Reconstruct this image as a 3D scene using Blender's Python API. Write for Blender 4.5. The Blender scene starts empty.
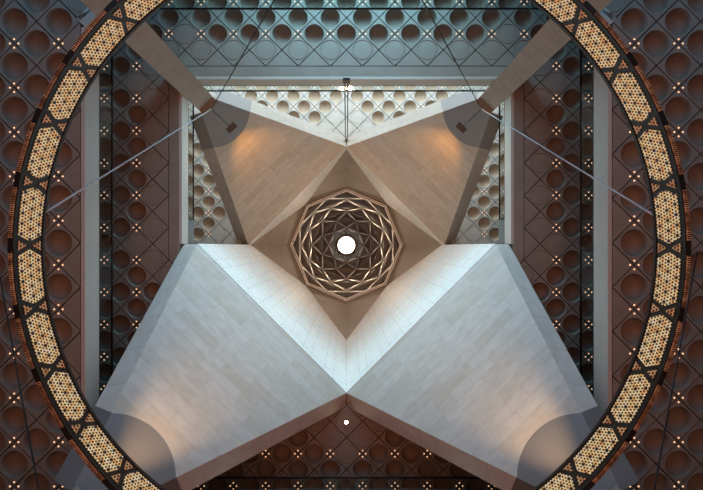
import bpy, math, random
from mathutils import Vector, Matrix
random.seed(7)
S = bpy.context.scene
COL = S.collection
PI = math.pi

# ------------------------------------------------------------------ camera
# world frame: X to the right of the photo, Y towards its bottom edge (south), Z up.
# The camera lies on the atrium floor looking straight up; heights are measured from it.
F = 500.0
cam_d = bpy.data.cameras.new('camera')
cam = bpy.data.objects.new('camera', cam_d)
COL.objects.link(cam)
cam.location = (0.0, 0.126, 0.0)
cam.rotation_euler = (PI, 0, 0)
cam_d.sensor_width = 36.0
cam_d.lens = F / 703.0 * 36.0
cam_d.shift_x = 5.1 / 703.0
cam_d.shift_y = 1.4 / 703.0
cam_d.clip_start = 0.05
cam_d.clip_end = 300
S.camera = cam

# ------------------------------------------------------------------ world, lights, exposure
w = bpy.data.worlds.new('world')
S.world = w
w.use_nodes = True
bg = w.node_tree.nodes['Background']
bg.inputs[0].default_value = (0.15, 0.45, 1.0, 1)
bg.inputs[1].default_value = 0.4

S.view_settings.view_transform = 'Standard'
S.view_settings.look = 'None'
S.view_settings.gamma = 1.0
S.view_settings.use_curve_mapping = False
S.view_settings.exposure = 0.0


def light(name, kind, loc, target, power, color, size=None, size_y=None, spot=None, blend=0.6, radius=0.1):
    d = bpy.data.lights.new(name, kind)
    d.energy = power
    d.color = color
    if kind == 'AREA':
        d.shape = 'RECTANGLE'
        d.size = size
        d.size_y = size_y
    else:
        d.shadow_soft_size = radius
    if kind == 'SPOT':
        d.spot_size = spot
        d.spot_blend = blend
    o = bpy.data.objects.new(name, d)
    COL.objects.link(o)
    o.location = loc
    o.rotation_euler = (Vector(target) - Vector(loc)).to_track_quat('-Z', 'Y').to_euler()
    return o


# daylight through the tall north window (top of the photo), storey by storey
light('window_daylight_low', 'AREA', (0, -17.5, 8.0), (0, 6, 18), 1450, (0.14, 0.66, 1.0), 26, 17)
light('window_daylight_mid', 'AREA', (0, -15.6, 20.6), (0, 0, 25), 880, (0.38, 0.83, 1.08), 10, 3.6).data.spread = math.radians(120)
light('window_daylight_high', 'AREA', (0, -15.2, 30.5), (0, -4, 34), 4300, (0.80, 0.95, 1.0), 24, 9)
# warm bounce from the lit marble floor
fb = light('floor_bounce', 'AREA', (0, 0, -1.5), (0, 0, 10), 760, (1.0, 0.31, 0.15), 12, 12)
fb.data.spread = math.radians(110)
# oculus skylight
light('oculus_daylight', 'SPOT', (0, 0, 51.1), (0, 0, 0), 720, (1.0, 0.71, 0.47), spot=math.radians(125), blend=0.35, radius=0.6)
# added unseen warm fill for the soffits of the upper side and south galleries
for sx_ in (-1, 1):
    light('gallery_fill', 'AREA', (sx_ * 11.6, -4.5, 25.2), (sx_ * 10.2, -4.5, 36), 42, (1.0, 0.74, 0.36), 3.0, 9.0)
light('gallery_fill', 'AREA', (0, 12.2, 18.6), (0, 11, 24), 9, (1.0, 0.22, 0.06), 14, 2.5)


# ------------------------------------------------------------------ materials
def new_mat(name):
    m = bpy.data.materials.new(name)
    m.use_nodes = True
    nt = m.node_tree
    return m, nt, nt.nodes['Principled BSDF']


def n(nt, t, **kw):
    x = nt.nodes.new(t)
    for k, v in kw.items():
        setattr(x, k, v)
    return x


def stone(name, c1, c2, mortar, bw=1.6, rh=0.5, rough=0.55, mort=0.012, bump=0.15):
    m, nt, b = new_mat(name)
    uv = n(nt, 'ShaderNodeUVMap')
    br = n(nt, 'ShaderNodeTexBrick')
    br.offset = 0.37
    br.inputs['Color1'].default_value = (*c1, 1)
    br.inputs['Color2'].default_value = (*c2, 1)
    br.inputs['Mortar'].default_value = (*mortar, 1)
    br.inputs['Scale'].default_value = 1.0
    br.inputs['Mortar Size'].default_value = mort
    br.inputs['Mortar Smooth'].default_value = 0.3
    br.inputs['Bias'].default_value = -0.25
    br.inputs['Brick Width'].default_value = bw
    br.inputs['Row Height'].default_value = rh
    nt.links.new(uv.outputs[0], br.inputs['Vector'])
    mp = n(nt, 'ShaderNodeMapping')
    mp.inputs['Scale'].default_value = (0.8, 1.6, 1)
    nt.links.new(uv.outputs[0], mp.inputs[0])
    no = n(nt, 'ShaderNodeTexNoise')
    no.inputs['Scale'].default_value = 2.2
    no.inputs['Detail'].default_value = 6
    nt.links.new(mp.outputs[0], no.inputs['Vector'])
    cr = n(nt, 'ShaderNodeValToRGB')
    cr.color_ramp.elements[0].position = 0.3
    cr.color_ramp.elements[0].color = (0.90, 0.89, 0.88, 1)
    cr.color_ramp.elements[1].position = 0.7
    cr.color_ramp.elements[1].color = (1.06, 1.05, 1.03, 1)
    nt.links.new(no.outputs[0], cr.inputs[0])
    mx = n(nt, 'ShaderNodeMix', data_type='RGBA', blend_type='MULTIPLY')
    mx.inputs[0].default_value = 1.0
    nt.links.new(br.outputs['Color'], mx.inputs[6])
    nt.links.new(cr.outputs[0], mx.inputs[7])
    nt.links.new(mx.outputs[2], b.inputs['Base Color'])
    b.inputs['Roughness'].default_value = rough
    bp = n(nt, 'ShaderNodeBump')
    bp.inputs['Strength'].default_value = bump
    bp.inputs['Distance'].default_value = 0.01
    inv = n(nt, 'ShaderNodeMath', operation='SUBTRACT')
    inv.inputs[0].default_value = 1.0
    nt.links.new(br.outputs['Fac'], inv.inputs[1])
    nt.links.new(inv.outputs[0], bp.inputs['Height'])
    nt.links.new(bp.outputs[0], b.inputs['Normal'])
    return m


def mottled(name, c1, c2, scale=1.5, rough=0.6, metallic=0.0):
    m, nt, b = new_mat(name)
    tc = n(nt, 'ShaderNodeTexCoord')
    no = n(nt, 'ShaderNodeTexNoise')
    no.inputs['Scale'].default_value = scale
    no.inputs['Detail'].default_value = 5
    nt.links.new(tc.outputs['Object'], no.inputs['Vector'])
    cr = n(nt, 'ShaderNodeValToRGB')
    cr.color_ramp.elements[0].position = 0.35
    cr.color_ramp.elements[0].color = (*c1, 1)
    cr.color_ramp.elements[1].position = 0.65
    cr.color_ramp.elements[1].color = (*c2, 1)
    nt.links.new(no.outputs[0], cr.inputs[0])
    nt.links.new(cr.outputs[0], b.inputs['Base Color'])
    b.inputs['Roughness'].default_value = rough
    b.inputs['Metallic'].default_value = metallic
    return m


def emitter(name, col, strength):
    m, nt, b = new_mat(name)
    b.inputs['Base Color'].default_value = (*col, 1)
    b.inputs['Emission Color'].default_value = (*col, 1)
    b.inputs['Emission Strength'].default_value = strength
    return m


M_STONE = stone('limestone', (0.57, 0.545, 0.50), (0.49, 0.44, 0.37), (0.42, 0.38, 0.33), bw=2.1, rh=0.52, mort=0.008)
M_STONE_WARM_LIT = stone('limestone_warm_lit', (0.56, 0.475, 0.385), (0.46, 0.375, 0.29), (0.40, 0.33, 0.26), bw=2.1, rh=0.52, mort=0.008)  # same limestone made warmer: lack of daylight put into the colour
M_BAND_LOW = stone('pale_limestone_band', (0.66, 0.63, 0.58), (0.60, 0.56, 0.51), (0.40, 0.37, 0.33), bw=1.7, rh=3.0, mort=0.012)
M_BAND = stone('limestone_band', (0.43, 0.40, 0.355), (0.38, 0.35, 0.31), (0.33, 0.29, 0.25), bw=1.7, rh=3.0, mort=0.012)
M_PIER = stone('limestone_pier', (0.42, 0.37, 0.32), (0.37, 0.32, 0.27), (0.26, 0.22, 0.18), bw=3.0, rh=1.1)
M_WALL = stone('limestone_wall', (0.90, 0.88, 0.84), (0.84, 0.80, 0.75), (0.36, 0.32, 0.27), bw=1.5, rh=0.42, bump=0.1)
M_FOOT = mottled('smooth_dark_grey', (0.185, 0.18, 0.175), (0.225, 0.215, 0.21), 0.4, 0.38)  # plain darker grey inside the arc at each flap foot
M_PEND = mottled('pendentive_plaster', (0.34, 0.27, 0.21), (0.38, 0.31, 0.24), 0.8, 0.6)
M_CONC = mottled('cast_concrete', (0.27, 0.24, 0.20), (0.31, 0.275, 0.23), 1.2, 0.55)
M_CONC_DAYLIT = mottled('daylit_concrete', (0.40, 0.385, 0.35), (0.45, 0.43, 0.39), 1.2, 0.55)  # same concrete lightened: daylight on the top soffit put into the colour
M_BOWL = mottled('bowl_warm_shade', (0.235, 0.19, 0.15), (0.26, 0.215, 0.17), 1.2, 0.6)  # bowls browned: warm floor light and missing daylight put into the colour
M_BOWL_DAYLIT = mottled('bowl_warm_shade_daylit', (0.42, 0.34, 0.25), (0.46, 0.375, 0.28), 1.2, 0.6)  # same painted bowl shade, lifted for the daylit top level
M_CONC_IN = mottled('concrete_backing', (0.10, 0.085, 0.075), (0.12, 0.10, 0.09), 1.2, 0.8)
M_FASCIA = mottled('fascia_stone', (0.54, 0.51, 0.45), (0.58, 0.55, 0.49), 0.6, 0.5)
M_FLOOR = stone('marble_floor', (0.50, 0.42, 0.33), (0.42, 0.34, 0.26), (0.3, 0.25, 0.2), bw=1.2, rh=1.2, rough=0.35)
M_OUT = mottled('gallery_wall_stone', (0.36, 0.30, 0.24), (0.42, 0.35, 0.28), 0.5, 0.7)
M_STEEL_DARK = mottled('dark_steel', (0.018, 0.018, 0.02), (0.028, 0.028, 0.03), 3, 0.45, 0.6)
M_BLACK = mottled('blackened_metal', (0.008, 0.008, 0.009), (0.014, 0.014, 0.016), 3, 0.4, 0.3)
M_TEAL = mottled('patinated_metal', (0.10, 0.14, 0.15), (0.14, 0.18, 0.19), 2, 0.5)
M_BRONZE = mottled('bronze_housing', (0.10, 0.085, 0.07), (0.13, 0.11, 0.09), 4, 0.5)
M_CABLE = mottled('steel_cable', (0.55, 0.57, 0.60), (0.65, 0.67, 0.70), 8, 0.4, 0.3)
M_FACET = mottled('dome_steel_facet', (0.12, 0.105, 0.095), (0.155, 0.135, 0.12), 1.5, 0.5, 0.3)
M_RIB = mottled('dome_rib_steel', (0.84, 0.80, 0.73), (0.88, 0.84, 0.77), 2, 0.35, 0.2)
M_LAMP = emitter('downlight_lamp', (1.0, 0.56, 0.31), 1.45)
M_SPOTLAMP = emitter('spot_lamp', (1.0, 0.80, 0.55), 40.0)
M_OCULUS = emitter('oculus_skylight', (1.0, 0.95, 0.86), 7.0)


def glass_mat():
    m, nt, b = new_mat('clear_glass')
    out = nt.nodes['Material Output']
    nt.nodes.remove(b)
    tr = n(nt, 'ShaderNodeBsdfTransparent')
    tr.inputs[0].default_value = (0.94, 0.97, 0.96, 1)
    gl = n(nt, 'ShaderNodeBsdfGlossy')
    gl.inputs['Roughness'].default_value = 0.02
    gl.inputs[0].default_value = (0.3, 0.3, 0.3, 1)
    fr = n(nt, 'ShaderNodeFresnel')
    fr.inputs['IOR'].default_value = 1.5
    mx = n(nt, 'ShaderNodeMixShader')
    ge = n(nt, 'ShaderNodeNewGeometry')
    fm = n(nt, 'ShaderNodeMath', operation='SUBTRACT')
    fm.inputs[0].default_value = 1.0
    nt.links.new(ge.outputs['Backfacing'], fm.inputs[1])
    fm2 = n(nt, 'ShaderNodeMath', operation='MULTIPLY')
    nt.links.new(fm.outputs[0], fm2.inputs[0])
    nt.links.new(fr.outputs[0], fm2.inputs[1])
    nt.links.new(fm2.outputs[0], mx.inputs[0])
    nt.links.new(tr.outputs[0], mx.inputs[1])
    nt.links.new(gl.outputs[0], mx.inputs[2])
    nt.links.new(mx.outputs[0], out.inputs[0])
    return m


M_GLASS = glass_mat()


def lattice_mat(name, scale, hole, strength, colr, use_rosette=True):
    """backlit pierced brass screen: glowing gold net with dark holes"""
    m, nt, b = new_mat(name)
    uv = n(nt, 'ShaderNodeUVMap')
    sc_ = n(nt, 'ShaderNodeMapping')
    sc_.inputs['Scale'].default_value = (1.0, 0.66, 1.0)
    sc_.inputs['Location'].default_value = (0.0, -0.66 * 0.4575, 0.0)
    nt.links.new(uv.outputs[0], sc_.inputs[0])

    def hexdist(a, shift):
        """distance to the nearest point of a triangular grid of spacing a"""
        cell = (a, a * 1.732, 1.0)
        outs = []
        for f in (0.0, 0.5):
            ad = n(nt, 'ShaderNodeVectorMath', operation='ADD')
            ad.inputs[1].default_value = (cell[0] * f + shift[0], cell[1] * f + shift[1], 0)
            nt.links.new(sc_.outputs[0], ad.inputs[0])
            wr = n(nt, 'ShaderNodeVectorMath', operation='WRAP')
            wr.inputs[1].default_value = (cell[0] / 2, cell[1] / 2, 1)
            wr.inputs[2].default_value = (-cell[0] / 2, -cell[1] / 2, -1)
            nt.links.new(ad.outputs[0], wr.inputs[0])
            ln = n(nt, 'ShaderNodeVectorMath', operation='LENGTH')
            nt.links.new(wr.outputs[0], ln.inputs[0])
            outs.append(ln.outputs['Value'])
        mi = n(nt, 'ShaderNodeMath', operation='MINIMUM')
        nt.links.new(outs[0], mi.inputs[0])
        nt.links.new(outs[1], mi.inputs[1])
        return mi.outputs[0]

    def keep(dist, r):
        g = n(nt, 'ShaderNodeMath', operation='GREATER_THAN')
        g.inputs[1].default_value = r
        nt.links.new(dist, g.inputs[0])
        return g.outputs[0]

    a_ = 1.0 / scale
    fac = keep(hexdist(a_, (0, 0)), a_ * hole)
    if use_rosette:
        k2 = keep(hexdist(a_ * 3, (0, 0)), a_ * 0.55)
        mu = n(nt, 'ShaderNodeMath', operation='MULTIPLY')
        nt.links.new(fac, mu.inputs[0])
        nt.links.new(k2, mu.inputs[1])
        fac = mu.outputs[0]
    no = n(nt, 'ShaderNodeTexNoise')
    no.inputs['Scale'].default_value = 7
    no.inputs['Detail'].default_value = 3
    nt.links.new(uv.outputs[0], no.inputs['Vector'])
    cr = n(nt, 'ShaderNodeValToRGB')
    e = cr.color_ramp.elements
    e[0].position = 0.36
    e[0].color = (*colr[0], 1)
    e[1].position = 0.62
    e[1].color = (*colr[2], 1)
    x = e.new(0.48)
    x.color = (*colr[1], 1)
    nt.links.new(no.outputs[0], cr.inputs[0])
    mx = n(nt, 'ShaderNodeMix', data_type='RGBA')
    mx.inputs[6].default_value = (0.012, 0.009, 0.007, 1)
    nt.links.new(fac, mx.inputs[0])
    nt.links.new(cr.outputs[0], mx.inputs[7])
    nt.links.new(mx.outputs[2], b.inputs['Base Color'])
    nt.links.new(mx.outputs[2], b.inputs['Emission Color'])
    b.inputs['Emission Strength'].default_value = strength
    b.inputs['Roughness'].default_value = 0.4
    return m


M_LATTICE = lattice_mat('pierced_gold_screen', 15.5, 0.31, 0.36, ((0.80, 0.42, 0.12), (0.95, 0.70, 0.32), (1.0, 0.86, 0.55)))
M_LATTICE_SM = lattice_mat('pierced_copper_screen', 15, 0.34, 0.2, ((0.55, 0.20, 0.07), (0.70, 0.36, 0.14), (0.80, 0.55, 0.25)), False)
M_STRIP = lattice_mat('pierced_copper_strip', 20, 0.36, 0.08, ((0.16, 0.09, 0.05), (0.34, 0.22, 0.12), (0.60, 0.45, 0.28)), False)


# ------------------------------------------------------------------ mesh helpers
def mesh_obj(name, verts, faces, mat, parent=None, uvf=None, smooth=False, loc=None):
    me = bpy.data.meshes.new(name)
    me.from_pydata([tuple(v) for v in verts], [], faces)
    me.update()
    if mat:
        me.materials.append(mat)
    if uvf:
        ul = me.uv_layers.new(name='UVMap')
        for p in me.polygons:
            nrm = p.normal
            for li in p.loop_indices:
                ul.data[li].uv = uvf(me.vertices[me.loops[li].vertex_index].co, nrm)
    if smooth:
        for p in me.polygons:
            p.use_smooth = True
    o = bpy.data.objects.new(name, me)
    COL.objects.link(o)
    if parent:
        o.parent = parent
    if loc:
        o.location = loc
    return o


def copy_obj(src, parent, loc=None):
    c = src.copy()
    COL.objects.link(c)
    c.parent = parent
    if loc is not None:
        c.location = loc
    return c


def empty(name, loc=(0, 0, 0)):
    o = bpy.data.objects.new(name, None)
    o.empty_display_size = 0.2
    COL.objects.link(o)
    o.location = loc
    return o


def tag(o, label, cat, group=None):
    o['label'] = label
    o['category'] = cat
    if group:
        o['group'] = group
    return o


def struct(o, label=None):
    o['kind'] = 'structure'
    if label:
        o['label'] = label
    return o


class MB:
    def __init__(s):
        s.v = []
        s.f = []

    def add(s, vs, fs):
        o = len(s.v)
        s.v += [Vector(x) for x in vs]
        s.f += [tuple(i + o for i in f) for f in fs]
        return s

    def box(s, x0, x1, y0, y1, z0, z1):
        return s.add([(x0, y0, z0), (x1, y0, z0), (x1, y1, z0), (x0, y1, z0), (x0, y0, z1), (x1, y0, z1), (x1, y1, z1), (x0, y1, z1)],
                     [(0, 3, 2, 1), (4, 5, 6, 7), (0, 1, 5, 4), (1, 2, 6, 5), (2, 3, 7, 6), (3, 0, 4, 7)])

    def prism(s, poly, up):
        """poly: list of 3D points; extruded along vector up"""
        k = len(poly)
        up = Vector(up)
        P = [Vector(p) for p in poly]
        nrm = Vector((0, 0, 0))
        for i in range(k):
            a, b = P[i], P[(i + 1) % k]
            nrm += a.cross(b)
        if nrm.dot(up) > 0:
            P.reverse()
        fs = [tuple(range(k)), tuple(range(2 * k - 1, k - 1, -1))]
        for i in range(k):
            j = (i + 1) % k
            fs.append((i, i + k, j + k, j))
        return s.add(P + [p + up for p in P], fs)

    def tube(s, a, b, r, seg=8, r2=None):
        a, b = Vector(a), Vector(b)
        d = (b - a).normalized()
        u = d.orthogonal().normalized()
        q = d.cross(u)
        r2 = r if r2 is None else r2
        vs = []
        for p, rr in ((a, r), (b, r2)):
            for i in range(seg):
                t = 2 * PI * i / seg
                vs.append(p + (u * math.cos(t) + q * math.sin(t)) * rr)
        fs = [(i, (i + 1) % seg, (i + 1) % seg + seg, i + seg) for i in range(seg)]
        fs += [tuple(range(seg - 1, -1, -1)), tuple(range(seg, 2 * seg))]
        return s.add(vs, fs)

    def build(s, name, mat, parent=None, uvf=None, smooth=False):
        return mesh_obj(name, s.v, s.f, mat, parent, uvf, smooth)


def uv_frame(o, ex, ey):
    o, ex, ey = Vector(o), Vector(ex).normalized(), Vector(ey).normalized()
    return lambda p, nrm: ((p - o).dot(ex), (p - o).dot(ey))


def uv_box(p, nrm):
    ax = max(range(3), key=lambda i: abs(nrm[i]))
    if ax == 2:
        return (p.x, p.y)
    return (p.y, p.z) if ax == 0 else (p.x, p.z)


# ------------------------------------------------------------------ heights and plan
L1, L2, L3 = 17.5, 24.0, 36.5          # gallery soffits above the camera
E1, E2 = 9.15, 7.9                     # half width of the atrium opening at each soffit
TW = 7.15                              # half diagonal of the square tower
MOD = 1.55                             # coffer module
RP = 7.5                               # pier face on the diagonals (x = y = RP)
FLOOR = -1.6
OUT = 15.0

# floor and outer walls
fl = MB().box(-19, 19, -19, 19, FLOOR - 0.4, FLOOR).build('floor', M_FLOOR, uvf=uv_box)
struct(fl)
struct(MB().box(-19.6, -19, -19, 19, FLOOR, 38).build('wall_left', M_OUT))
struct(MB().box(19, 19.6, -19, 19, FLOOR, 38).build('wall_right', M_OUT))
struct(MB().box(-19.6, 19.6, 19, 19.6, FLOOR, 38).build('wall_south', M_OUT))
win = MB().box(-19, 19, -19.03, -19.0, FLOOR, 37.5).build('window_1', M_GLASS)
struct(win)
mb = MB()
for i in range(11):
    x = -19 + i * 3.8
    mb.box(x - 0.08, x + 0.08, -18.99, -18.75, FLOOR, 37.5)
for z in (4, 9, 14, 19, 24, 29, 34, 37.4):
    mb.box(-19, 19, -18.99, -18.8, z - 0.06, z + 0.06)
mb.build('window_frame', M_STEEL_DARK, win)

# roof over the high (north) half and over the low (south) half, around the tower
t = TW + 0.05
roof = MB()
roof.prism([(-19.6, -19, 37.3), (0, -19, 37.3), (0, -t, 37.3), (-t, 0, 37.3), (-19.6, 0, 37.3)], (0, 0, 0.4))
roof.prism([(19.6, -19, 37.3), (0, -19, 37.3), (0, -t, 37.3), (t, 0, 37.3), (19.6, 0, 37.3)], (0, 0, 0.4))
roof.prism([(-19.6, 19, 24.8), (0, 19, 24.8), (0, t, 24.8), (-t, 0, 24.8), (-19.6, 0, 24.8)], (0, 0, 0.4))
roof.prism([(19.6, 19, 24.8), (0, 19, 24.8), (0, t, 24.8), (t, 0, 24.8), (19.6, 0, 24.8)], (0, 0, 0.4))
roof.box(-19.6, -t, 0.0, 0.3, 25.0, 37.4)
roof.box(t, 19.6, 0.0, 0.3, 25.0, 37.4)
struct(roof.build('ceiling', M_CONC_IN))

# ------------------------------------------------------------------ coffered ceilings
GAP = 0.03
HD = MOD / 2 - GAP                     # half diagonal of one panel
SEG = 32


def coffer_mesh(flat):
    vs, fs = [], []
    ring = lambda r, z: [(r * math.cos(2 * PI * i / SEG), r * math.sin(2 * PI * i / SEG), z) for i in range(SEG)]
    dia = []
    for i in range(SEG):
        a = 2 * PI * i / SEG
        rho = HD / (abs(math.cos(a)) + abs(math.sin(a)))
        dia.append((rho * math.cos(a), rho * math.sin(a), 0))
    loops = [[(x, y, 0.14) for x, y, z in dia], dia]
    if flat:
        loops += [ring(0.485, 0), ring(0.475, 0.03), ring(0.455, 0.03), ring(0.445, 0.008), ring(0.2, 0.008)]
        zc = 0.008
    else:
        loops += [ring(0.475, 0), ring(0.465, 0.02), ring(0.455, 0.12), ring(0.425, 0.24), ring(0.36, 0.34), ring(0.26, 0.40), ring(0.13, 0.43)]
        zc = 0.44
    for l in loops:
        vs += l
    for k in range(len(loops) - 1):
        for i in range(SEG):
            j = (i + 1) % SEG
            a, b = k * SEG, (k + 1) * SEG
            fs.append((a + i, b + i, b + j, a + j))
    vs.append((0, 0, zc))
    b = (len(loops) - 1) * SEG
    for i in range(SEG):
        fs.append((b + i, len(vs) - 1, b + (i + 1) % SEG))
    me = bpy.data.meshes.new('flat_panel' if flat else 'coffer')
    me.from_pydata(vs, [], fs)
    me.update()
    me.materials.append(M_CONC)
    if not flat:
        me.materials.append(M_BOWL)
        for p in me.polygons:
            if p.index >= 4 * SEG:
                p.material_index = 1
            if p.index >= 3 * SEG:
                p.use_smooth = True
    return me


def half_mesh(dx, dy):
    """triangular half panel lying on the (dx,dy) side of its centre"""
    g = GAP * 0.7
    if dx:
        tri = [(dx * g, -HD + g), (dx * HD, 0), (dx * g, HD - g)]
    else:
        tri = [(-HD + g, dy * g), (0, dy * HD), (HD - g, dy * g)]
    mb = MB().prism([(x, y, 0) for x, y in tri], (0, 0, 0.14))
    me = bpy.data.meshes.new('edge_panel')
    me.from_pydata([tuple(v) for v in mb.v], [], mb.f)
    me.update()
    me.materials.append(M_CONC)
    return me


ME_COF, ME_FLAT = coffer_mesh(False), coffer_mesh(True)
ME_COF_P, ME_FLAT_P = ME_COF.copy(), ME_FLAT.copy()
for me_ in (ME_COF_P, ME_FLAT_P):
    me_.materials[0] = M_CONC_DAYLIT
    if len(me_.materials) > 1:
        me_.materials[1] = M_BOWL_DAYLIT
ME_HALF = {d: half_mesh(*d) for d in ((1, 0), (-1, 0), (0, 1), (0, -1))}


def put(name, me, parent, x, y, z):
    o = bpy.data.objects.new(name, me)
    COL.objects.link(o)
    o.parent = parent
    o.location = (x, y, z)
    return o


def in_view(x, y, h, m=1.0):
    """rough frame test in metres, with a margin for a step to the side"""
    px = 346.4 + F * x / h
    py = 246.4 + F * (y - 0.126) / h
    mm = m * F / h
    return -mm < px < 703 + mm and -mm < py < 490 + mm


def cells(xmin, xmax, ymin, ymax):
    K = 14
    for i in range(-K, K + 1):
        for j in range(-K, K + 1):
            for cx, cy in ((0.775 + 1.55 * i, 1.55 * j), (1.55 * i, 0.775 + 1.55 * j)):
                if xmin <= cx <= xmax and ymin <= cy <= ymax:
                    yield round(cx, 4), round(cy, 4)


def lights_xy():
    for i in range(-12, 13):
        for j in range(-12, 13):
            yield round(0.775 + 1.55 * i, 4), round(0.775 + 1.55 * j, 4)


downlights = []     # (ceiling key, x, y, h)


def side_of(x, y):
    if abs(x) >= abs(y):
        return 'left' if x < 0 else 'right'
    return 'north' if y < 0 else 'south'


def build_ceiling(key, h, backing, want, groove, isflat, half=True, lightok=None):
    """backing: list of polygons; groove: distance of the straight border joint from the axis"""
    root = MB()
    for p in backing:
        root.prism([(x, y, h + 0.55) for x, y in p], (0, 0, 0.2))
    c = root.build('ceiling', M_CONC_IN)
    struct(c)
    for x, y in cells(-OUT, OUT, -OUT, OUT):
        if not want(x, y) or not in_view(x, y, h, 1.6):
            continue
        d = max(abs(x), abs(y))
        if groove and groove(x, y) is not None:
            g = groove(x, y)
            if d < g - 0.01:
                continue
            if abs(d - g) < 0.01:
                if abs(x) > abs(y):
                    put('edge_panel', ME_HALF[(1 if x > 0 else -1, 0)], c, x, y, h)
                else:
                    put('edge_panel', ME_HALF[(0, 1 if y > 0 else -1)], c, x, y, h)
                continue
        if isflat(x, y):
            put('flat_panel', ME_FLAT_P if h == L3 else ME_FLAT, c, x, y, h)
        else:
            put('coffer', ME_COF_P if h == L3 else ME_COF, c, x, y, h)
    for x, y in lights_xy():
        if want(x, y) and in_view(x, y, h, 0.0) and (lightok is None or lightok(x, y)):
            downlights.append((key, x, y, h))
    return c


def strip(c, poly, h):
    o = MB().prism([(x, y, h) for x, y in poly], (0, 0, 0.5)).build('border_strip', M_CONC, c)
    return o


# lower galleries (soffit L1)
CH = 16.7          # the opening is chamfered behind the piers: |x|+|y| = CH
for sx, key in ((-1, 'low_left'), (1, 'low_right')):
    def want1(x, y, sx=sx):
        return x * sx > 8.0 and abs(y) < 12.5 and x * sx >= abs(y) - 1.0 and (x * sx > 9.2 or abs(x) + abs(y) > 17.3)
    bk = [[(sx * 9.3, -8.0), (sx * OUT, -OUT), (sx * OUT, OUT), (sx * 9.3, 8.0)], [(sx * 8.6, -8.6), (sx * OUT, -OUT), (sx * 9.35, -7.8)], [(sx * 8.6, 8.6), (sx * OUT, OUT), (sx * 9.35, 7.8)]]
    c = build_ceiling(key, L1, bk, want1,
                      lambda x, y: 9.3 if abs(y) < 7.4 else None,
                      lambda x, y: max(abs(x), abs(y)) < 9.5, lightok=lambda x, y: abs(x) > 9.5)
for sy in (-1, 1):
    c = MB()
    c.prism([(-9.2, sy * 9.2, L1 + 0.55), (9.2, sy * 9.2, L1 + 0.55), (OUT, sy * OUT, L1 + 0.55), (-OUT, sy * OUT, L1 + 0.55)], (0, 0, 0.2))
    c.box(-14, 14, min(sy * (E1 + .02), sy * 14), max(sy * (E1 + .02), sy * 14), L1, L1 + 0.3)
    struct(c.build('ceiling', M_CONC))

# middle galleries (soffit L2), open in the north half, running up to the flaps in the south half
def flat2(x, y):
    if y > -0.1:
        return abs(x) + abs(y) < 10.9 or (min(abs(x), abs(y)) > 8.3)
    return max(abs(x), abs(y)) < 9.6 and not (abs(x) < 6 and abs(y) > 9.8) or (7.5 < min(abs(x), abs(y)) < 7.9 and max(abs(x), abs(y)) < 10.2) \
        or min(abs(x), abs(y)) > 8.9 and max(abs(x), abs(y)) < 9.6


G2 = 8.525
for sx, key in ((-1, 'mid_left'), (1, 'mid_right')):
    def want2(x, y, sx=sx):
        return x * sx > 7.0 and x * sx < 12.9 and abs(x) >= abs(y) and y < 12 and (y < 0.3 or abs(x) + abs(y) > 9.0)
    bk = [[(sx * 7.95, -7.95), (sx * OUT, -OUT), (sx * OUT, 0), (sx * 7.95, 0)], [(sx * 7.3, 0), (sx * OUT, 0), (sx * OUT, OUT), (sx * 7.3, 7.3)]]
    c = build_ceiling(key, L2, bk, want2, lambda x, y: G2 if y < 0.3 else None, flat2,
                      lightok=lambda x, y: abs(x) > 9)
    strip(c, [(sx * (E2 + 0.15), -8.6), (sx * (G2 - 0.015), -8.6), (sx * (G2 - 0.015), 0.76), (sx * 8.13, 1.12), (sx * (E2 + 0.15), 0.3)], L2)


def want_n(x, y):
    return y < -7.0 and abs(y) > abs(x) and y > -12.9 and abs(x) < 12


c = build_ceiling('mid_north', L2, [[(-7.95, -7.95), (-OUT, -OUT), (OUT, -OUT), (7.95, -7.95)]], want_n, lambda x, y: G2, flat2,
                  lightok=lambda x, y: abs(y) > 9)
strip(c, [(-8.6, -(E2 + 0.15)), (8.6, -(E2 + 0.15)), (8.6, -(G2 - 0.015)), (-8.6, -(G2 - 0.015))], L2)


def want_s(x, y):
    return y > 7.0 and abs(y) > abs(x) and y < 12.9 and abs(x) + abs(y) > 8.4


build_ceiling('mid_south', L2, [[(-7.3, 7.3), (-OUT, OUT), (OUT, OUT), (7.3, 7.3)], [(-7.3, 7.4), (7.3, 7.4), (0, 7.2)]], want_s, None, flat2,
              lightok=lambda x, y: abs(y) > 9 and abs(x) + abs(y) > 10.5)


# top galleries (soffit L3), north half only
def flat3(x, y):
    return abs(x) + abs(y) < 10.9 or min(abs(x), abs(y)) > 8.3


for sx, key in ((-1, 'high_left'), (1, 'high_right')):
    def want3(x, y, sx=sx):
        return x * sx > 6.5 and x * sx < 12.9 and abs(x) >= abs(y) and y < 0.1 and abs(x) + abs(y) > 8.5
    bk = [[(sx * 7.2, 0), (sx * OUT, 0), (sx * OUT, -OUT), (sx * 3.6, -3.6)]]
    build_ceiling(key, L3, bk, want3, None, flat3, lightok=lambda x, y: abs(x) + abs(y) > 9.5 and y < -0.1)


def want3n(x, y):
    return y < -6.5 and y > -12.9 and abs(y) > abs(x) and abs(x) + abs(y) > 8.5


build_ceiling('high_north', L3, [[(0, -7.2), (-3.6, -3.6), (-OUT, -OUT), (OUT, -OUT), (3.6, -3.6)]], want3n, None, flat3,
              lightok=lambda x, y: abs(x) + abs(y) > 10.5)

# ------------------------------------------------------------------ gallery edges: fascias, glass balustrades
trim_n = 0


def fascia(poly, h0, h1):
    global trim_n
    trim_n += 1
    o = MB().prism([(x, y, h0) for x, y in poly], (0, 0, h1 - h0)).build('trim_%d' % trim_n, M_FASCIA)
    return struct(o)


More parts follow.
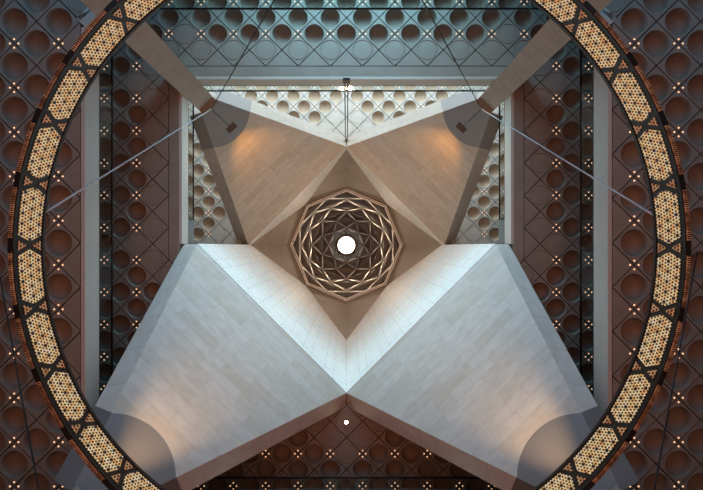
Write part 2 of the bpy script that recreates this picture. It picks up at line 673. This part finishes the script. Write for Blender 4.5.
def balustrade(a, b, z0, hgt, label, inset):
    """glass panes between two plan points standing on a gallery edge, dark rail on top"""
    a, b = Vector((a[0], a[1], 0)), Vector((b[0], b[1], 0))
    root = empty('glass_balustrade', ((a.x + b.x) / 2, (a.y + b.y) / 2, z0))
    tag(root, label, 'balustrade')
    d = (b - a).normalized()
    nn = Vector((-d.y, d.x, 0))
    mid = (a + b) / 2
    if nn.dot(mid) < 0:
        nn = -nn
    L = (b - a).length
    k = max(1, round(L / 2.6))
    c0 = Vector(root.location)
    for i in range(k):
        p = a + d * (L * i / k + 0.015)
        q = a + d * (L * (i + 1) / k - 0.015)
        quad = [p + nn * inset, q + nn * inset, q + nn * (inset + 0.025), p + nn * (inset + 0.025)]
        g = MB().prism([v + Vector((0, 0, z0)) - c0 for v in quad], (0, 0, hgt))
        g.build('glass_pane', M_GLASS, root)
    quad = [a + nn * (inset - 0.02), b + nn * (inset - 0.02), b + nn * (inset + 0.045), a + nn * (inset + 0.045)]
    MB().prism([v + Vector((0, 0, z0 + hgt)) - c0 for v in quad], (0, 0, 0.05)).build('handrail', M_STEEL_DARK, root)
    quad = [a + nn * (inset - 0.03), b + nn * (inset - 0.03), b + nn * (inset + 0.06), a + nn * (inset + 0.06)]
    MB().prism([v + Vector((0, 0, z0)) - c0 for v in quad], (0, 0, 0.09)).build('base_channel', M_STEEL_DARK, root)
    return root


c1 = CH - E1       # where the chamfer starts along each lower edge
for sx, nm in ((-1, 'left'), (1, 'right')):
    fascia([(sx * E1, -c1), (sx * E1, c1), (sx * (E1 + 0.14), c1), (sx * (E1 + 0.14), -c1)], L1, L1 + 1.0)
    balustrade((sx * E1, -c1), (sx * E1, c1), L1 + 1.0, 1.1, 'long glass balustrade along the lower %s gallery, beside its cream edge beam' % nm, 0.04)
for sy, nm in ((-1, 'north'), (1, 'south')):
    fascia([(-c1, sy * E1), (c1, sy * E1), (c1, sy * (E1 + 0.14)), (-c1, sy * (E1 + 0.14))], L1, L1 + 1.0)
    balustrade((-c1, sy * E1), (c1, sy * E1), L1 + 1.0, 1.1,
               'lower gallery glass balustrade with dark rail along the %s edge of the photo' % ('top' if sy < 0 else 'bottom'), 0.04)
for sx in (-1, 1):
    for sy in (-1, 1):
        fascia([(sx * E1, sy * c1), (sx * c1, sy * E1), (sx * (c1 + 0.3), sy * (E1 + 0.3)), (sx * (E1 + 0.3), sy * (c1 + 0.3))], L1, L1 + 1.0)
# middle level, north half
for sx, nm in ((-1, 'left'), (1, 'right')):
    fascia([(sx * E2, -7.6), (sx * E2, 0), (sx * (E2 + 0.14), 0), (sx * (E2 + 0.14), -7.6)], L2, L2 + 0.95)
    bl = balustrade((sx * E2, -7.3), (sx * E2, -1.25), L2 + 0.95, 1.0, 'short glass balustrade on the white edge of the upper %s gallery' % nm, 0.04)
    MB().box(min(sx * (E2 + 0.02), sx * (E2 + 0.11)), max(sx * (E2 + 0.02), sx * (E2 + 0.11)), -1.22, -0.02, 0, 1.05).build('end_panel', M_TEAL, bl).location = (-bl.location.x, -bl.location.y, 0)
fascia([(-7.6, -E2), (7.6, -E2), (7.6, -(E2 + 0.14)), (-7.6, -(E2 + 0.14))], L2, L2 + 0.95)
balustrade((-7.3, -E2), (7.3, -E2), L2 + 0.95, 1.0, 'glass balustrade across the upper north gallery, behind the twin hanger rods', 0.04)

# ------------------------------------------------------------------ tower walls, pendentives, dome
HC = 37.4          # corner of the flat zone
HO = 44.0          # octagon level
W = TW / 2         # wall mid point
for (ax, ay), (bx, by), z0, nm in (((0, -1), (-1, 0), L3, 'north_west'), ((0, -1), (1, 0), L3, 'north_east'),
                                   ((0, 1), (-1, 0), L2, 'south_west'), ((0, 1), (1, 0), L2, 'south_east')):
    A = Vector((ax * TW, ay * TW, z0))
    B = Vector((bx * TW, by * TW, z0))
    mid = (A + B) / 2
    poly = [A, B, Vector((B.x, B.y, HC)), Vector((mid.x, mid.y, HO)), Vector((A.x, A.y, HC))]
    outv = Vector((mid.x, mid.y, 0)).normalized() * 0.3
    o = MB().prism(poly, outv).build('wall_' + nm, M_WALL, uvf=uv_frame(A, B - A, (0, 0, 1)))
    struct(o)

RO = 4.95
pend = MB()
for k in range(4):
    a = k * PI / 2
    c = Vector((math.cos(a) * TW, math.sin(a) * TW, HC))
    nv = Vector((math.cos(a) * RO, math.sin(a) * RO, HO))
    m1 = Vector((math.cos(a - PI / 4) * W * math.sqrt(2), math.sin(a - PI / 4) * W * math.sqrt(2), HO))
    m2 = Vector((math.cos(a + PI / 4) * W * math.sqrt(2), math.sin(a + PI / 4) * W * math.sqrt(2), HO))
    pend.prism([c, m1, nv], (0, 0, 0.25))
    pend.prism([c, nv, m2], (0, 0, 0.25))
o = pend.build('ceiling', M_PEND)
struct(o)

dome = empty('dome', (0, 0, HO))
tag(dome, 'faceted steel dome of zigzag ribs with a glowing oculus, above the square tower', 'dome')
rings = [(55.5, 44.05, 0), (51.4, 45.3, 1), (46.4, 46.5, 0), (40.6, 47.6, 1), (34.4, 48.6, 0), (26.0, 49.6, 1), (17.8, 50.5, 0), (8.4, 51.2, 1)]
RV = []
for rp, h, off in rings:
    R = rp * h / F
    RV.append([Vector((R * math.cos((i + 0.5 * off) * PI / 4), R * math.sin((i + 0.5 * off) * PI / 4), h - HO)) for i in range(8)])


def facet(tri, name, depth):
    """folded facet: the triangle scooped up to a shallow apex, with a thin back"""
    a, b, c = tri
    g = (a + b + c) / 3
    ap = g + Vector((g.x, g.y, 0)).normalized() * (depth * 0.7) + Vector((0, 0, depth))
    mb = MB()
    mb.add([a, b, c, ap], [(0, 1, 3), (1, 2, 3), (2, 0, 3)])
    mb.add([v * 1.0 + Vector((0, 0, depth + 0.25)) for v in (a, b, c)], [(0, 2, 1)])
    return mb.build(name, M_FACET, dome)


for k in range(7):
    off = rings[k][2]
    for i in range(8):
        lo, hi = RV[k], RV[k + 1]
        dep = 0.24 if k < 6 else 0.06
        if off == 0:      # hi vertex i sits between lo i and i+1
            t1 = (lo[i], lo[(i + 1) % 8], hi[i])
            t2 = (hi[i], lo[(i + 1) % 8], hi[(i + 1) % 8])
        else:             # hi vertex i sits between lo i-1 and i
            t1 = (lo[i], lo[(i + 1) % 8], hi[(i + 1) % 8])
            t2 = (hi[i], lo[i], hi[(i + 1) % 8])
        nm = 'facet' if k < 6 else 'collar_facet'
        facet(t1, nm, dep)
        facet(t2, nm, dep)


def rib(a, b, wid, drop):
    """blade along a fold, tapering to both ends"""
    N = 6
    ax = (b - a).normalized()
    rad = Vector((a.x + b.x, a.y + b.y, 0)).normalized()
    side = ax.cross(Vector((0, 0, 1))).normalized()
    mb = MB()
    vs, fs = [], []
    for i in range(N + 1):
        t = i / N
        p = a.lerp(b, t)
        ww = wid * (0.12 + 0.88 * math.sin(PI * t))
        vs += [p + side * ww + Vector((0, 0, 0.05)), p - Vector((0, 0, drop)) + side * ww * 0.4, p - Vector((0, 0, drop)) - side * ww * 0.4, p - side * ww + Vector((0, 0, 0.05))]
    for i in range(N):
        for q in range(4):
            r = (q + 1) % 4
            fs.append((i * 4 + q, (i + 1) * 4 + q, (i + 1) * 4 + r, i * 4 + r))
    fs += [(3, 2, 1, 0), (N * 4, N * 4 + 1, N * 4 + 2, N * 4 + 3)]
    mb.add(vs, fs)
    return mb.build('rib', M_RIB, dome)


for k in range(6):
    off = rings[k][2]
    for i in range(8):
        lo, hi = RV[k], RV[k + 1]
        j = i if off == 0 else (i + 1) % 8
        wd = (0.10, 0.09, 0.09, 0.085, 0.07, 0.03)[k]
        rib(lo[i], hi[j], wd, 0.06)
        rib(lo[(i + 1) % 8], hi[j], wd, 0.06)
# octagonal rim
for r0, r1, z0, z1, nm in ((1.0, 1.012, -0.08, 0.2, 'rim'), (0.965, 0.978, 0.0, 0.2, 'inner_rim')):
    mb = MB()
    vs, fs = [], []
    for i in range(8):
        v = RV[0][i]
        for s, z in ((r0, z0), (r1, z0), (r1, z1), (r0, z1)):
            vs.append((v.x * s, v.y * s, z))
    for i in range(8):
        j = (i + 1) % 8
        for q in range(4):
            r = (q + 1) % 4
            fs.append((i * 4 + q, i * 4 + r, j * 4 + r, j * 4 + q))
    mb.add(vs, fs)
    mb.build(nm, M_RIB, dome)
mb = MB()
vs, fs = [], []
for i in range(8):
    for r, z in ((4.86, 0.21), (6.2, 0.28), (6.2, 0.4), (4.86, 0.4)):
        a = i * PI / 4
        vs.append((r * math.cos(a), r * math.sin(a), z))
for i in range(8):
    j = (i + 1) % 8
    for q in range(4):
        r = (q + 1) % 4
        fs.append((i * 4 + q, i * 4 + r, j * 4 + r, j * 4 + q))
mb.add(vs, fs)
mb.build('seat_plate', M_FACET, dome)
mb = MB()
NO = 32
RC = 0.88
vs = [(RC * math.cos(2 * PI * i / NO), RC * math.sin(2 * PI * i / NO), 51.15 - HO) for i in range(NO)]
mb.prism(vs, (0, 0, 0.05))
oc = mb.build('oculus_glass', M_OCULUS, dome)
oc['label'] = 'round glowing white skylight'
mb = MB()
vs, fs = [], []
for i in range(NO):
    a = 2 * PI * i / NO
    for r, z in ((0.86, 7.05), (0.93, 7.05), (0.93, 7.25), (0.86, 7.25)):
        vs.append((r * math.cos(a), r * math.sin(a), z))
for i in range(NO):
    j = (i + 1) % NO
    for q in range(4):
        r = (q + 1) % 4
        fs.append((i * 4 + q, i * 4 + r, j * 4 + r, j * 4 + q))
mb.add(vs, fs)
mb.build('oculus_ring', M_RIB, dome)

# ------------------------------------------------------------------ flaps (triangular pendentives), piers, floodlights
QUAD = {(-1, -1): ('upper left', 'north-west'), (1, -1): ('upper right', 'north-east'), (-1, 1): ('lower left', 'south-west'), (1, 1): ('lower right', 'south-east')}
CTOP = {-1: 27.1, 1: 14.3}
HALFP = 0.515
piers = {}
for (sx, sy), (nm, _) in QUAD.items():
    H = L3 if sy < 0 else L2
    hc = CTOP[sy]
    A = Vector((0, sy * TW, H))
    B = Vector((sx * TW, 0, H))
    C = Vector((sx * RP, sy * RP, hc))
    tdir = (A - B).normalized()
    e1 = ((A + B) / 2 - C).normalized()
    L = ((A + B) / 2 - C).length
    half = (A - B).length / 2
    C1, C2 = C + tdir * HALFP, C - tdir * HALFP          # C1 towards A
    in_n = ((A + B) / 2 - Vector((0, 0, H))).normalized() * 0.02
    A = A + in_n
    B = B + in_n
    root = empty('pendentive', C)
    if sy < 0:
        lab = 'small warm-lit triangular stone flap in the %s of the atrium' % nm
    else:
        lab = 'large pale blue-grey triangular stone flap in the %s of the atrium' % nm
    tag(root, lab, 'stone flap')
    if sy < 0:
        cc, ea, eb = 0.0, 3.03, 2.3
    else:
        cc, ea, eb = 0.97, 2.12, 2.05
    P2 = lambda s, q: C + e1 * s + tdir * q
    edge_q = lambda s: HALFP + (half - HALFP) * s / L
    # arc points between the two slanting edges
    arc = []
    for i in range(0, 181):
        th = PI * i / 180
        s, q = cc + ea * math.sin(th), eb * math.cos(th)
        if abs(q) <= edge_q(s) and s > 0:
            arc.append((s, q))
    # pin ends onto the edges
    s0 = arc[0][0]
    s1 = arc[-1][0]
    arc = [(s0, edge_q(s0))] + arc[::6] + [(s1, -edge_q(s1))]
    ap = [P2(s, q) for s, q in arc]
    up = Vector((0, 0, 0.35))
    uvf = uv_frame(C, tdir, e1)
    o = MB().prism([v - C for v in [A] + ap + [B]], up).build('stone_face', M_STONE_WARM_LIT if sy < 0 else M_STONE, root, uvf=uv_frame((0, 0, 0), tdir, e1))
    o = MB().prism([v - C for v in [C1] + ap + [C2]], up).build('foot_sector', M_FOOT, root)
    o['label'] = 'smooth dark quarter-round area at the foot of the flap'
    # bevelled edge bands
    for P0, Q0, s_arc in ((A, C1, s0), (B, C2, s1)):
        dh = Vector((Q0.x - P0.x, Q0.y - P0.y, 0)).normalized()
        nn = Vector((-dh.y, dh.x, 0))
        if nn.dot(Vector((P0.x, P0.y, 0))) < 0:
            nn = -nn
        # keep the apex on the axis of symmetry
        rad = Vector((P0.x, P0.y, 0)).normalized()
        Po = P0 + rad * 0.8 + Vector((0, 0, 0.5))
        wdt = 0.8 * rad.dot(nn)
        Qo = Q0 + nn * wdt + Vector((0, 0, 0.5))
        tt = s_arc / L
        Pm = Q0.lerp(P0, tt)
        Pmo = Qo.lerp(Po, tt)
        uvb = uv_frame((0, 0, 0), (Q0 - P0), nn)
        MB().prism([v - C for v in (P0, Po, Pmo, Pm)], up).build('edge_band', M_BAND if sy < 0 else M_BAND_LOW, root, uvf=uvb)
        MB().prism([v - C for v in (Pm, Pmo, Qo, Q0)], up).build('foot_band', M_FOOT, root)
    # pier
    d = Vector((sx, sy, 0)).normalized()
    tt = Vector((-d.y, d.x, 0))
    base = Vector((sx * RP, sy * RP, 0))
    pl = [base + tt * HALFP, base - tt * HALFP, base - tt * HALFP + d * 1.15, base + tt * HALFP + d * 1.15]
    pr = MB().prism([(v.x - base.x, v.y - base.y, 0) for v in pl], (0, 0, hc + 0.1 - FLOOR)).build('stone_pier', M_PIER, uvf=uv_frame((0, 0, 0), tt, (0, 0, 1)))
    pr.location = (base.x, base.y, FLOOR)
    tag(pr, 'tall square stone pier rising on the diagonal to the %s flap' % nm, 'pier')
    piers[(sx, sy)] = pr
    # capital block closing the head of the pier
    MB().prism([v for v in [tt * HALFP, -tt * HALFP, -tt * HALFP - d * 0.35, tt * HALFP - d * 0.35]], (0, 0, 0.3)).build('capital', M_PIER, pr).location = (0, 0, hc - FLOOR - 0.45)

# floodlights on arms from the pier heads
for (sx, sy), (nm, _) in QUAD.items():
    hc = CTOP[sy]
    d = Vector((sx, sy, 0)).normalized()
    tt = Vector((-d.y, d.x, 0))
    head = Vector((sx * RP, sy * RP, hc - 0.15)) - d * 0.35
    if sy < 0:
        end = Vector((sx * 6.24, sy * 6.32, 27.2))
    else:
        end = Vector((sx * 6.93, sy * 6.93, 12.8))
    root = empty('floodlight', head)
    tag(root, 'dark box floodlight on a thin arm from the %s pier head' % nm, 'floodlight', None)
    MB().tube(Vector((0, 0, 0)), end - head, 0.02, 8).build('arm', M_STEEL_DARK, root)
    e = end - head
    bx, by, bz = 0.17, 0.29, 0.045
    vs = []
    for z in (-bz, bz):
        for a, b in ((-1, -1), (1, -1), (1, 1), (-1, 1)):
            k = 1.0 if z < 0 else 0.85
            vs.append(e + d * (a * bx * k) + tt * (b * by * k) + Vector((0, 0, z)))
    MB().add(vs, [(0, 3, 2, 1), (4, 5, 6, 7), (0, 1, 5, 4), (1, 2, 6, 5), (2, 3, 7, 6), (3, 0, 4, 7)]).build('housing', M_BRONZE, root)
    MB().prism([e + d * (a * 0.13) + tt * (b * 0.22) + Vector((0, 0, bz + 0.005)) for a, b in ((-1, -1), (1, -1), (1, 1), (-1, 1))], (0, 0, 0.015)).build('lens', M_LAMP, root)
    H = L3 if sy < 0 else L2
    sl_ = Vector((-sx * 3.92, -sy * 3.92, H - hc))
    tgt = end + Vector((0, 0, 0.2)) + sl_
    if sy > 0:
        tgt = Vector((sx * RP, sy * RP, hc)) + sl_.normalized() * 5.0
    light('floodlight_beam', 'SPOT', end + Vector((0, 0, 0.2)), tgt, 820 if sy < 0 else 1800, (1.0, 0.44, 0.07) if sy < 0 else (1.0, 0.62, 0.33), spot=math.radians(78 if sy < 0 else 42), blend=0.7 if sy < 0 else 1.0, radius=0.12).parent = None

# ------------------------------------------------------------------ ring chandelier
RZ0, RZ1 = 9.0, 9.9
RI, RE = 6.055, 6.17
rcx, rcy = 0.055, 0.126 + 0.005
ring = empty('ring_chandelier', (rcx, rcy, RZ0))
tag(ring, 'huge black ring chandelier with pierced glowing gold panels, hanging under the atrium', 'chandelier')
NS = 192
mb = MB()
vs, fs = [], []
for i in range(NS):
    a = 2 * PI * i / NS
    for r, z in ((RI, 0), (RE, 0.02), (RE, RZ1 - RZ0), (RI, RZ1 - RZ0)):
        vs.append((r * math.cos(a), r * math.sin(a), z))
for i in range(NS):
    j = (i + 1) % NS
    for q in range(4):
        r = (q + 1) % 4
        fs.append((i * 4 + q, i * 4 + r, j * 4 + r, j * 4 + q))
mb.add(vs, fs)
mb.build('ring_body', M_BLACK, ring)
for z0, z1, nm in ((-0.015, 0.05, 'lower_rail'), (0.85, 0.93, 'upper_rail')):
    mb = MB()
    vs, fs = [], []
    for i in range(NS):
        a = 2 * PI * i / NS
        for r, z in ((RI - 0.015, z0), (RI + 0.002, z0), (RI + 0.002, z1), (RI - 0.015, z1)):
            vs.append((r * math.cos(a), r * math.sin(a), z))
    for i in range(NS):
        j = (i + 1) % NS
        for q in range(4):
            r = (q + 1) % 4
            fs.append((i * 4 + q, i * 4 + r, j * 4 + r, j * 4 + q))
    mb.add(vs, fs)
    mb.build(nm, M_BLACK, ring)

NP = 32
STEP = 2 * PI / NP
ZB, ZT = 0.115, 0.80            # panel zone on the inner wall
ZM = (ZB + ZT) / 2


def wall_patch(rows, r, name, mat):
    """curved panel on the inner wall: rows = list of (z, a0, a1); built as a grid"""
    K = 8
    vs, fs, uvs = [], [], []
    for z, a0, a1 in rows:
        for i in range(K + 1):
            a = a0 + (a1 - a0) * i / K
            vs.append((r * math.cos(a), r * math.sin(a), z))
            uvs.append((a * RI, z))
    o0 = len(vs)
    for z, a0, a1 in rows:
        for i in range(K + 1):
            a = a0 + (a1 - a0) * i / K
            vs.append(((r + 0.03) * math.cos(a), (r + 0.03) * math.sin(a), z))
            uvs.append((a * RI, z))
    nr = len(rows)
    for q in range(nr - 1):
        for i in range(K):
            a, b = q * (K + 1) + i, (q + 1) * (K + 1) + i
            fs.append((a, b, b + 1, a + 1))
            fs.append((o0 + a, o0 + a + 1, o0 + b + 1, o0 + b))
    for q in range(nr - 1):       # side edges
        for i in (0, K):
            a, b = q * (K + 1) + i, (q + 1) * (K + 1) + i
            fs.append((a, o0 + a, o0 + b, b))
    me = bpy.data.meshes.new(name)
    me.from_pydata(vs, [], fs)
    me.update()
    me.materials.append(mat)
    ul = me.uv_layers.new(name='UVMap')
    for lp in me.loops:
        ul.data[lp.index].uv = uvs[lp.vertex_index]
    o = bpy.data.objects.new(name, me)
    COL.objects.link(o)
    o.parent = ring
    return o


tip = 0.013           # half gap at the points (radians)
shl = 0.17 * STEP    # how far the shoulders sit from the crossing
for k in range(NP):
    a0 = PI + 0.004 + k * STEP
    a1 = a0 + STEP
    mid = (a0 + a1) / 2
    rr = RI - 0.012
    # hexagon with points towards its neighbours
    wall_patch([(ZB, a0 + shl, a1 - shl), (ZM, a0 + tip, a1 - tip), (ZT, a0 + shl, a1 - shl)], rr, 'lattice_panel', M_LATTICE)
    # corner triangles either side of the crossing at a0
    w_ = shl - 0.018
    wall_patch([(ZB, a0 - w_, a0 + w_), (ZB + 0.24, a0 - 0.002, a0 + 0.002)], rr, 'corner_panel', M_LATTICE_SM)
    wall_patch([(ZT - 0.24, a0 - 0.002, a0 + 0.002), (ZT, a0 - w_, a0 + w_)], rr, 'corner_panel', M_LATTICE_SM)
    # narrow underside strip
    K = 10
    vs, fs, uvs = [], [], []
    for i in range(K + 1):
        a = a0 + 0.022 + (STEP - 0.044) * i / K
        for r, z in ((RI + 0.02, -0.006), (RE - 0.014, 0.006), (RE - 0.014, 0.03), (RI + 0.02, 0.03)):
            vs.append((r * math.cos(a), r * math.sin(a), z))
            uvs.append((a * RI * 1.3, r * 0.6))
    for i in range(K):
        for q in range(4):
            r = (q + 1) % 4
            fs.append((i * 4 + q, i * 4 + r, (i + 1) * 4 + r, (i + 1) * 4 + q))
    me = bpy.data.meshes.new('underside_strip')
    me.from_pydata(vs, [], fs)
    me.update()
    me.materials.append(M_STRIP)
    ul = me.uv_layers.new(name='UVMap')
    for lp in me.loops:
        ul.data[lp.index].uv = uvs[lp.vertex_index]
    o = bpy.data.objects.new('underside_strip', me)
    COL.objects.link(o)
    o.parent = ring


# ------------------------------------------------------------------ cables and hanger rods
def cable(a, b, r, mat, name, label, cat='cable', group=None):
    a, b = Vector(a), Vector(b)
    o = MB().tube(a - a, b - a, r, 8).build(name, mat)
    o.location = a
    return tag(o, label, cat, group)


ztop = RZ1
for sx, nm in ((-1, 'left'), (1, 'right')):
    hd = Vector((sx * 7.22, -7.22, 26.75))
    a = math.radians(186.5) if sx < 0 else math.radians(-6.0)
    e = Vector((rcx + RI * math.cos(a), rcy - abs(RI * math.sin(a)), ztop))
    cable(hd, e, 0.022, M_CABLE, 'suspension_cable', 'pale steel cable sloping from the upper %s pier head to the ring chandelier' % nm)
    a = math.radians(262 if sx < 0 else -82)
    e = Vector((rcx + RI * math.cos(a), rcy + RI * math.sin(a), ztop))
    cable(hd, e, 0.02, M_STEEL_DARK, 'suspension_cable', 'dark cable from the upper %s pier head running up past the top of the photo' % nm)
    # from the lower soffit to the south pier, passing outside the ring
    p = Vector((sx * 12.29, 0.3, L1))
    q = Vector((sx * 7.88, 7.12, 13.0))
    cable(p, q, 0.02, M_STEEL_DARK, 'stay_cable', 'thin grey stay cable outside the ring chandelier near the %s edge of the photo' % nm)

hr = empty('hanger_rod_pair', (0, -E2, L2 + 0.9))
tag(hr, 'pair of dark vertical hanger rods between the upper gallery edge and the stone flaps', 'hanger rods')
for sx in (-1, 1):
    MB().tube((sx * 0.075, -0.01, -0.5), (sx * 0.075, 0.02, L3 + 0.45 - L2 - 0.9), 0.033, 10).build('rod', M_STEEL_DARK, hr)
MB().box(-0.17, 0.17, -0.05, 0.06, -0.95, -0.45).build('bracket', M_STEEL_DARK, hr)

# bright spot lamp under the south apex
sl = empty('spot_lamp', (0, 8.525, L2))
tag(sl, 'single bright spot lamp under the lower apex where the two pale flaps meet', 'spot lamp')
MB().tube((0, 0, 0.0), (0, 0, -0.12), 0.09, 16).build('housing', M_STEEL_DARK, sl)
MB().tube((0, 0, -0.121), (0, 0, -0.135), 0.075, 16).build('bulb', M_SPOTLAMP, sl)

# ------------------------------------------------------------------ four-lamp downlights
mbl = MB().tube((0, 0, 0.02), (0, 0, -0.012), 0.028, 12)
ME_LAMP = bpy.data.meshes.new('lamp')
ME_LAMP.from_pydata([tuple(v) for v in mbl.v], [], mbl.f)
ME_LAMP.update()
ME_LAMP.materials.append(M_LAMP)
LO = 0.15
OFFS = ((LO, 0), (-LO, 0), (0, LO), (0, -LO))

bpy.context.view_layer.update()
dg = bpy.context.evaluated_depsgraph_get()
co = Vector(cam.location)


def visible(p):
    px = 346.4 + F * p.x / p.z
    py = 246.4 + F * (p.y - 0.126) / p.z
    if not (1 < px < 702 and 1 < py < 489):
        return False
    d = (p - co)
    dist = d.length
    d.normalize()
    o = co.copy()
    gone = 0.0
    for _ in range(12):
        hit, loc, nr, idx, ob, mt = S.ray_cast(dg, o, d, distance=dist - gone - 0.06)
        if not hit:
            return True
        if not ob.name.startswith('glass_pane'):
            return False
        o = loc + d * 0.01
        gone = (o - co).length
    return False


vis = []
for key, x, y, h in downlights:
    if sum(visible(Vector((x + ox, y + oy, h - 0.02))) for ox, oy in OFFS) >= 1:
        vis.append((key, x, y, h))

PLACE = {'low_left': 'lower left gallery soffit', 'low_right': 'lower right gallery soffit',
         'mid_left': 'middle left gallery soffit', 'mid_right': 'middle right gallery soffit',
         'mid_north': 'bluish soffit across the top', 'mid_south': 'dark brown soffit at bottom',
         'high_left': 'bright high ceiling on left', 'high_right': 'bright high ceiling on right',
         'high_north': 'white high ceiling near top'}
ORD = ['', 'first', 'second', 'third', 'fourth', 'fifth', 'sixth', 'seventh', 'eighth', 'ninth', 'tenth', 'eleventh', 'twelfth', 'thirteenth',
       'fourteenth', 'fifteenth', 'sixteenth', 'seventeenth', 'eighteenth']
for key in PLACE:
    its = [v for v in vis if v[0] == key]
    sidewise = key.endswith('left') or key.endswith('right')
    lines = sorted({abs(v[1]) if sidewise else abs(v[2]) for v in its})
    for li, q in enumerate(lines):
        row = [v for v in its if (abs(v[1]) if sidewise else abs(v[2])) == q]
        row.sort(key=lambda v: v[2] if sidewise else v[1])
        for ri, (k_, x, y, h) in enumerate(row):
            e = empty('downlight_cluster', (x, y, h))
            tag(e, 'four-lamp downlight, %s, %s %s from tower, %s from %s' %
                (PLACE[key], ORD[li + 1], 'column' if sidewise else 'row', ORD[ri + 1], 'top' if sidewise else 'left'),
                'downlight', 'downlights in ' + PLACE[key])
            for ox, oy in OFFS:
                put('lamp', ME_LAMP, e, ox, oy, 0)
